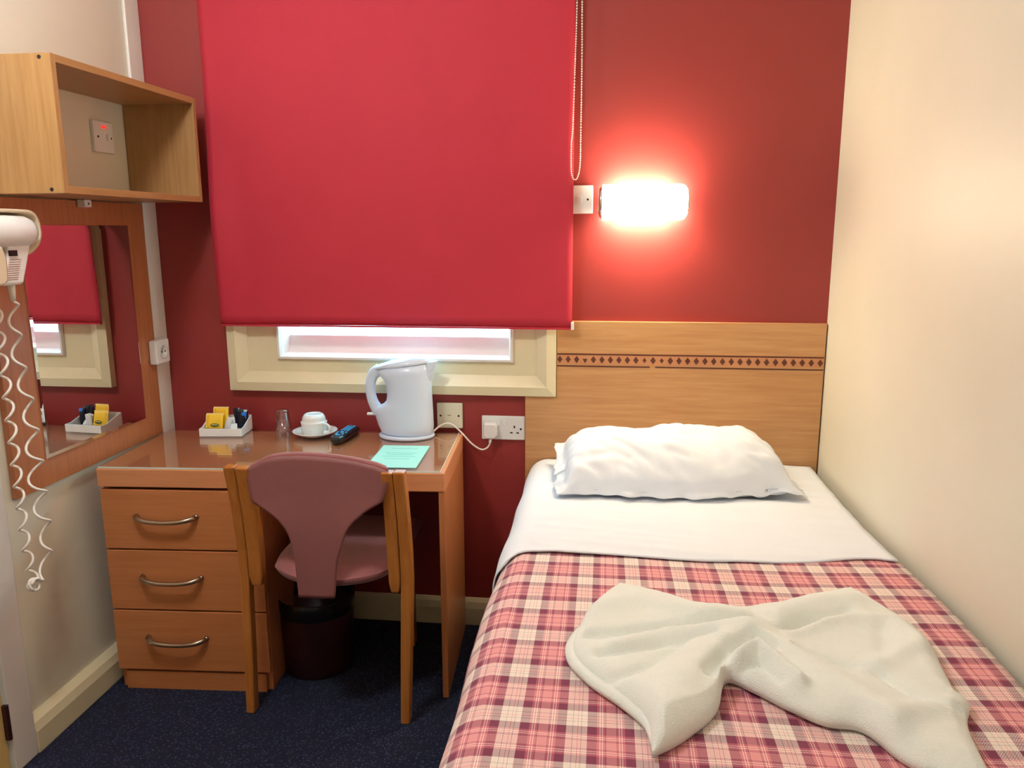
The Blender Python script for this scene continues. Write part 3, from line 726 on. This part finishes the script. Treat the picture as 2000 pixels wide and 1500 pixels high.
# ---------------------------------------------------------------- back wall sockets
t = thing('telephone_outlet', 'small square cream outlet plate right of the kettle', 'outlet', (-.505, 0, .754))
plate(t, -.549, -.462, .709, .795, m='ivory', d=.014)
obj('port', bx(-.514, -.498, -.0152, -.0138, .748, .760), 'ivory', t)
obj('port_slot', bx(-.512, -.500, -.0157, -.0150, .7525, .7555), 'brass', t)
screw(t, -.536, .752, -.014); screw(t, -.475, .752, -.014)
t = thing('double_socket', 'white double mains socket beside the headboard', 'socket', (-.326, 0, .713))
plate(t, -.398, -.2535, .673, .754, d=.010)
for x in (-.340, -.321): obj('rocker', bx(x-.0055, x+.0055, -.0135, -.0098, .722, .741), 'plastic', t, bevel=.001)
for x, z, wx, wz in ((-.2885, .718, .0024, .0042), (-.2985, .698, .0042, .0022), (-.2775, .698, .0042, .0022)):
    obj('pin_hole', bx(x-wx, x+wx, -.0106, -.0098, z-wz, z+wz), 'hole', t)
screw(t, -.267, .711, -.010)
# ---------------------------------------------------------------- kettle
KX, KY = -.632, -.095
t = thing('kettle_stand', 'round white kettle stand with flex and wall plug', 'kettle stand', (KX, KY, ZD))
n = 40
def oval(cx, cy, rx, ry, z, p=2.0):
    return [(cx+rx*math.copysign(abs(math.cos(a))**(2/p), math.cos(a)), cy+ry*math.copysign(abs(math.sin(a))**(2/p), math.sin(a)), z) for a in [2*PI*i/n for i in range(n)]]
obj('base', loft(bmesh.new(), [oval(KX, KY, .088, .066, ZD), oval(KX, KY, .0915, .069, ZD+.003), oval(KX, KY, .0915, .069, ZD+.008), oval(KX, KY, .086, .064, ZD+.0105), oval(KX, KY, .078, .057, ZD+.0107)]), 'kettle', t, True)
cab = catmull([(-.552, -.060, .708), (-.535, -.040, .722), (-.512, -.03, .730), (-.490, -.028, .723), (-.462, -.03, .698), (-.430, -.032, .664), (-.398, -.035, .645), (-.378, -.035, .650), (-.368, -.033, .664)], 8)
bm = bmesh.new(); tube(bm, cab, .0030, 8); obj('flex', bm, 'cordw', t, True)
pg = obj('plug', loft(bmesh.new(), [[(-.3665+w_*sx_, y, .7075+h_*sz_+o_) for sx_, sz_ in ((-.7, -1), (.7, -1), (1, -.6), (1, .7), (.75, 1), (-.75, 1), (-1, .7), (-1, -.6))] for w_, h_, y, o_ in ((.0235, .0265, -.0105, 0), (.0235, .0265, -.030, 0), (.020, .023, -.040, .0))]), 'plastic', t, bevel=.0015)
bm = bmesh.new(); tube(bm, [(-.3665, -.025, .683), (-.3672, -.029, .672), (-.368, -.032, .664)], lambda s: .0052-.0012*s, 10); obj('cord_sleeve', bm, 'plastic', pg, True)
t = thing('kettle', 'tall white plastic jug kettle standing on its base', 'kettle', (KX, KY, ZD+.011))
zb = ZD+.0113
def egg(xl, xr, ry, z):
    cx = max((xl+xr)/2, -.632); out = []
    for i in range(n):
        a = 2*PI*i/n; ca, sa = math.cos(a), math.sin(a)
        rx = (xr-cx) if ca > 0 else (cx-xl); pw = .92 if ca > 0 else 1.0
        yy = ry*math.copysign(abs(sa)**.92, sa)
        if ca < 0 and cx-xl > .085: yy *= 1-.45*((-ca)**2.2)*min(1, (cx-xl-.080)/.02)
        out.append((cx+rx*math.copysign(abs(ca)**pw, ca), KY+yy, z))
    return out
rgs = [egg(*q) for q in ((-.706, -.548, .053, zb), (-.715, -.545, .0565, zb+.004), (-.725, -.543, .0575, .735), (-.733, -.5435, .0575, .760), (-.739, -.544, .0575, .782), (-.737, -.5445, .0575, .793), (-.722, -.545, .057, .801), (-.706, -.545, .0565, .808),
    (-.695, -.5455, .056, .820), (-.692, -.546, .0555, .838), (-.693, -.547, .0545, .868), (-.699, -.548, .054, .885), (-.710, -.549, .053, .897), (-.722, -.5495, .053, .909))]
rgs.append([(x, y, .9245+.0215*(x+.720)/.17) for x, y, z in egg(-.722, -.550, .052, .921)])
obj('body', loft(bmesh.new(), rgs), 'kettle', t, True)
def lidring(sc, dz):
    return [(-.637+(x+.637)*sc, KY+(y-KY)*sc, .9255+.0215*(x+.720)/.17+dz-.006*max(0, (-.69-x)/.045)) for x, y, z in egg(-.735, -.5475, .053, 0)]
obj('lid', loft(bmesh.new(), [lidring(1.0, 0), lidring(1.015, .003), lidring(1.0, .009), lidring(.88, .0160), lidring(.5, .0195), lidring(.2, .020)]), 'kettle', t, True)
hp = catmull([(-.715, KY, .919), (-.734, KY, .907), (-.7455, KY, .885), (-.7490, KY, .860), (-.7475, KY, .838), (-.7420, KY, .815), (-.733, KY, .796), (-.722, KY, .778)], 6)
obj('handle', tube(bmesh.new(), hp, lambda s: .0125+.004*abs(2*s-1)**2, 14, flat=1.3, up=(0, 1, 0)), 'kettle', t, True)
sp2 = bmesh.new()
loft(sp2, [[(-.556, KY-.020, .885), (-.546, KY-.006, .885), (-.546, KY+.006, .885), (-.556, KY+.020, .885)], [(-.556, KY-.024, .915), (-.538, KY-.007, .915), (-.538, KY+.007, .915), (-.556, KY+.024, .915)], [(-.556, KY-.026, .948), (-.526, KY-.009, .951), (-.526, KY+.009, .951), (-.556, KY+.026, .948)]])
obj('spout', sp2, 'kettle', t, bevel=.002)
bm = bmesh.new(); tube(bm, [(-.728, KY, .772), (-.747, KY, .7725), (-.761, KY, .7715)], lambda s: .0045+.001*s, 10, flat=1.8, up=(0, 0, 1)); obj('switch', bm, 'plastic', t, True)
# ---------------------------------------------------------------- leaflet, remote
t = thing('leaflet', 'pale aqua leaflet lying on the desk glass near the kettle', 'leaflet', (-.598, -.325, ZD), math.radians(2.5))
obj('paper', bx(-.073, .073, -.117, .113, .0002, .0010), 'leaf', t, local=True)
for k, (y, w_) in enumerate(((.080, .040), (.030, .048), (.012, .040), (-.006, .050), (-.03, .036))):
    obj('printed_line', bx(-w_, w_, y-.0022, y+.0022, .0010, .0012), 'aquaink', t, local=True)
t = thing('remote_control', 'black remote control with blue buttons beside the saucer', 'remote', (-.827, -.132, ZD), math.radians(-4))
def rring(y, w_, h): return [(w_*x, y, h*z) for x, z in ((-.70, .0), (.70, .0), (1, .45), (.92, .85), (.6, 1), (-.6, 1), (-.92, .85), (-1, .45))]
obj('body', loft(bmesh.new(), [rring(-.086, .008, .014), rring(-.080, .017, .020), rring(-.062, .0235, .023), rring(-.02, .0255, .024), rring(.04, .024, .023), rring(.072, .021, .020), rring(.084, .012, .016)]), 'black', t, local=True, bevel=.002)
bt = [(-.010, y, .0045, .006) for y in (-.045, .0, .018, .036, .054)]+[(.0, y, .0045, .006) for y in (.0, .018, .036, .054)]+[(.010, y, .0045, .006) for y in (-.045, .0, .018, .036, .054)]+[(0, -.060, .011, .003), (0, -.026, .007, .007), (-.014, -.026, .0035, .006), (.014, -.026, .0035, .006)]
for x, y, wx, wy in bt:
    obj('button', bx(x-wx*.8, x+wx*.8, y-wy*.8, y+wy*.8, .0225, .0258), 'rub', t, local=True, bevel=.001)
# ---------------------------------------------------------------- cup, saucer, tumbler
SCX, SCY = -.934, -.118
def lathe_o(name, prof, c, m, lab, cat, nn=48, caps=False):
    o = obj(name, lathe(bmesh.new(), prof, c, nn, caps), m, None, True, origin=c); return tag(o, lab, cat)
lathe_o('saucer', [(.0, .001), (.036, 0), (.040, .002), (.056, .008), (.0715, .0165), (.0725, .018), (.071, .0186), (.054, .0115), (.040, .0062), (.0, .0055)], (SCX, SCY, ZD), 'china', 'white china saucer on the desk left of the remote', 'saucer')
t = thing('teacup', 'white china teacup upturned on the saucer', 'cup', (SCX-.002, SCY, ZD+.0195))
cz = ZD+.0070
obj('body', lathe(bmesh.new(), [(.0385, 0), (.040, .001), (.0418, .034), (.0428, .0385), (.0428, .0410), (.0400, .0430), (.0385, .0445), (.0378, .050), (.0355, .0575), (.0310, .0640), (.0275, .0665), (.0245, .0668), (.0225, .0650), (.0, .0645)], (SCX-.002, SCY, cz), 48, False), 'china', t, True)
hc = catmull([(SCX+.034, SCY-.015, cz+.036), (SCX+.050, SCY-.022, cz+.036), (SCX+.060, SCY-.026, cz+.026), (SCX+.056, SCY-.024, cz+.013), (SCX+.036, SCY-.016, cz+.008)], 6)
obj('handle', tube(bmesh.new(), hc, .0042, 10, flat=1.5), 'china', t, True)
lathe_o('tumbler', [(.0275, 0), (.0285, .0), (.0215, .080), (.0195, .084), (.0, .084), (.0, .074), (.0185, .074), (.0265, .002), (.0275, 0)], (-1.042, -.118, ZD), 'tumbler', 'clear glass tumbler upturned between the tray and saucer', 'glass', 40)
# ---------------------------------------------------------------- tray and its contents
TX, TY, TA = -1.242, -.115, math.radians(6)
t = thing('tea_tray', 'white tray of tea and sugar sachets by the mirror', 'tray', (TX, TY, ZD), TA)
hx, hy = .070, .052
bm = bx(-hx, hx, -hy, hy, 0, .005)
box(bm, -hx, hx, -hy, -hy+.004, .005, .026)
box(bm, -hx, hx, hy-.004, hy, .005, .050)
for s in (-1, 1):
    prism(bm, [(-hy+.004, .005), (hy-.004, .005), (hy-.004, .050), (-.025, .027), (-hy+.004, .026)], lambda y, z, s=s: (s*hx, y, z), lambda y, z, s=s: (s*(hx-.004), y, z))
obj('tray_body', bm, 'plastic', t, local=True, bevel=.0012)
TR_ = Matrix.Translation((TX, TY, ZD)) @ Matrix.Rotation(TA, 4, 'Z')
def packet(name, lab, cat, grp, c, dims, rx, rz, m, emblem=False, crimp=None, ry=0):
    """a small flat sachet; c in tray coordinates is the middle of its lower edge"""
    wc = TR_ @ Vector(c)
    w_, d_, h_ = dims
    R = Matrix.Rotation(rz, 4, 'Z') @ Matrix.Rotation(rx, 4, 'X') @ Matrix.Rotation(ry, 4, 'Y')
    t2 = thing(name, lab, cat, wc, TA, grp)
    prof = []
    for z, k in ((0, .15), (.12, .7), (.35, 1), (.65, 1), (.88, .7), (1, .15)):
        prof.append([Vector((x*w_/2, y*d_/2*k, z*h_)) for x, y in ((-1, -.25), (-.7, -1), (.7, -1), (1, -.25), (1, .25), (.7, 1), (-.7, 1), (-1, .25))])
    bm = loft(bmesh.new(), prof); bm.transform(R)
    obj('wrapper', bm, m, t2, local=True, bevel=.0006)
    if crimp:
        bm = box(bmesh.new(), -w_/2-.0012, w_/2+.0012, -.0008, .0008, h_*.985, h_+.004); box(bm, -w_/2-.0025, -w_/2, -.0008, .0008, 0, h_); bm.transform(R); obj('crimped_edge', bm, crimp, t2, local=True)
    if emblem:
        bm = bmesh.new(); n_ = 20
        loft(bm, [[Vector((.014*math.cos(2*PI*i/n_)+.002, -d_/2-.0004-k, h_*.33+.0068*math.sin(2*PI*i/n_)*(1 if math.sin(2*PI*i/n_) < 0 else .7))) for i in range(n_)] for k in (0, .0006)]); bm.transform(R)
        e_ = obj('emblem', bm, 'green', t2, local=True); e_['label'] = 'dark green oval emblem'
        bm = box(bmesh.new(), -.008, .011, -d_/2-.0016, -d_/2-.0009, h_*.33-.0008, h_*.33+.0014); bm.transform(R); obj('emblem_band', bm, 'ypale', e_, local=True)
    return t2
packet('tea_packet', 'front yellow tea sachet with green oval in the tray', 'sachet', 'tea and sugar sachets', (-.034, -.014, .012), (.054, .012, .052), -.28, .05, 'yellow', True, 'ypale', ry=.03)
packet('tea_packet', 'taller yellow tea sachet behind the green-oval one', 'sachet', 'tea and sugar sachets', (-.020, .012, .014), (.048, .010, .066), -.16, -.02, 'yellow', False, 'ypale')
packet('sugar_sachet', 'white sachet leaning against the yellow tea sachets', 'sachet', 'tea and sugar sachets', (.006, -.012, .012), (.020, .008, .044), -.25, -.2, 'foil', False, None, .22)
packet('sugar_sachet', 'white sachet next to the black coffee sticks', 'sachet', 'tea and sugar sachets', (.022, .000, .012), (.022, .008, .040), -.30, .2, 'foil', False, None, -.12)
packet('sugar_sachet', 'white sachet lowest in the tray, before the coffee sticks', 'sachet', 'tea and sugar sachets', (.030, -.014, .010), (.024, .007, .026), -.6, .5, 'foil', False, None, .1)
for k, (x, y, ry_, lab) in enumerate(((.036, .022, -.10, 'black coffee stick nearest the yellow tea sachets'), (.046, .018, -.02, 'black coffee stick second from the yellow sachets'), (.055, .024, .06, 'black coffee stick at the right end of tray'))):
    packet('coffee_stick', lab, 'sachet', 'black coffee sticks', (x-.002, y, .012), (.021, .013, .066-.003*k), -.12, .1*k, 'navy', False, None, ry_)
packet('coffee_stick', 'black coffee stick with a shiny blue top', 'sachet', 'black coffee sticks', (.050, .008, .012), (.020, .010, .050), -.1, 0, 'navy', False, None, .10)
packet('creamer_sachet', 'shiny blue sachet among the black coffee sticks', 'sachet', 'black coffee sticks', (.056, .012, .044), (.017, .008, .022), -.1, 0, 'bluef', False, None, .10)
packet('creamer_sachet', 'pale blue sachet lying flat at tray front right', 'sachet', 'tea and sugar sachets', (.040, -.044, .0085), (.046, .005, .028), -1.40, 0, 'blued')
for k, (x, y, z, rz, lab) in enumerate(((-.060, -.035, .0215, -.06, 'slim grey stick sachet across the tray front'), (-.050, -.043, .0195, .05, 'second slim grey stick sachet behind the tray rim'))):
    wc = TR_ @ Vector((x, y, z)); t2 = thing('stick_sachet', lab, 'sachet', wc, TA+rz, 'stick sachets at the tray front')
    prof = [[Vector((a, .0045*yy*kk, .0022*zz*kk)) for yy, zz in ((-1, 0), (-.6, 1), (.6, 1), (1, 0), (.6, -1), (-.6, -1))] for a, kk in ((0, .5), (.006, 1), (.078, 1), (.084, .5))]
    obj('wrapper', loft(bmesh.new(), prof), 'foil' if k else 'brass', t2, local=True)
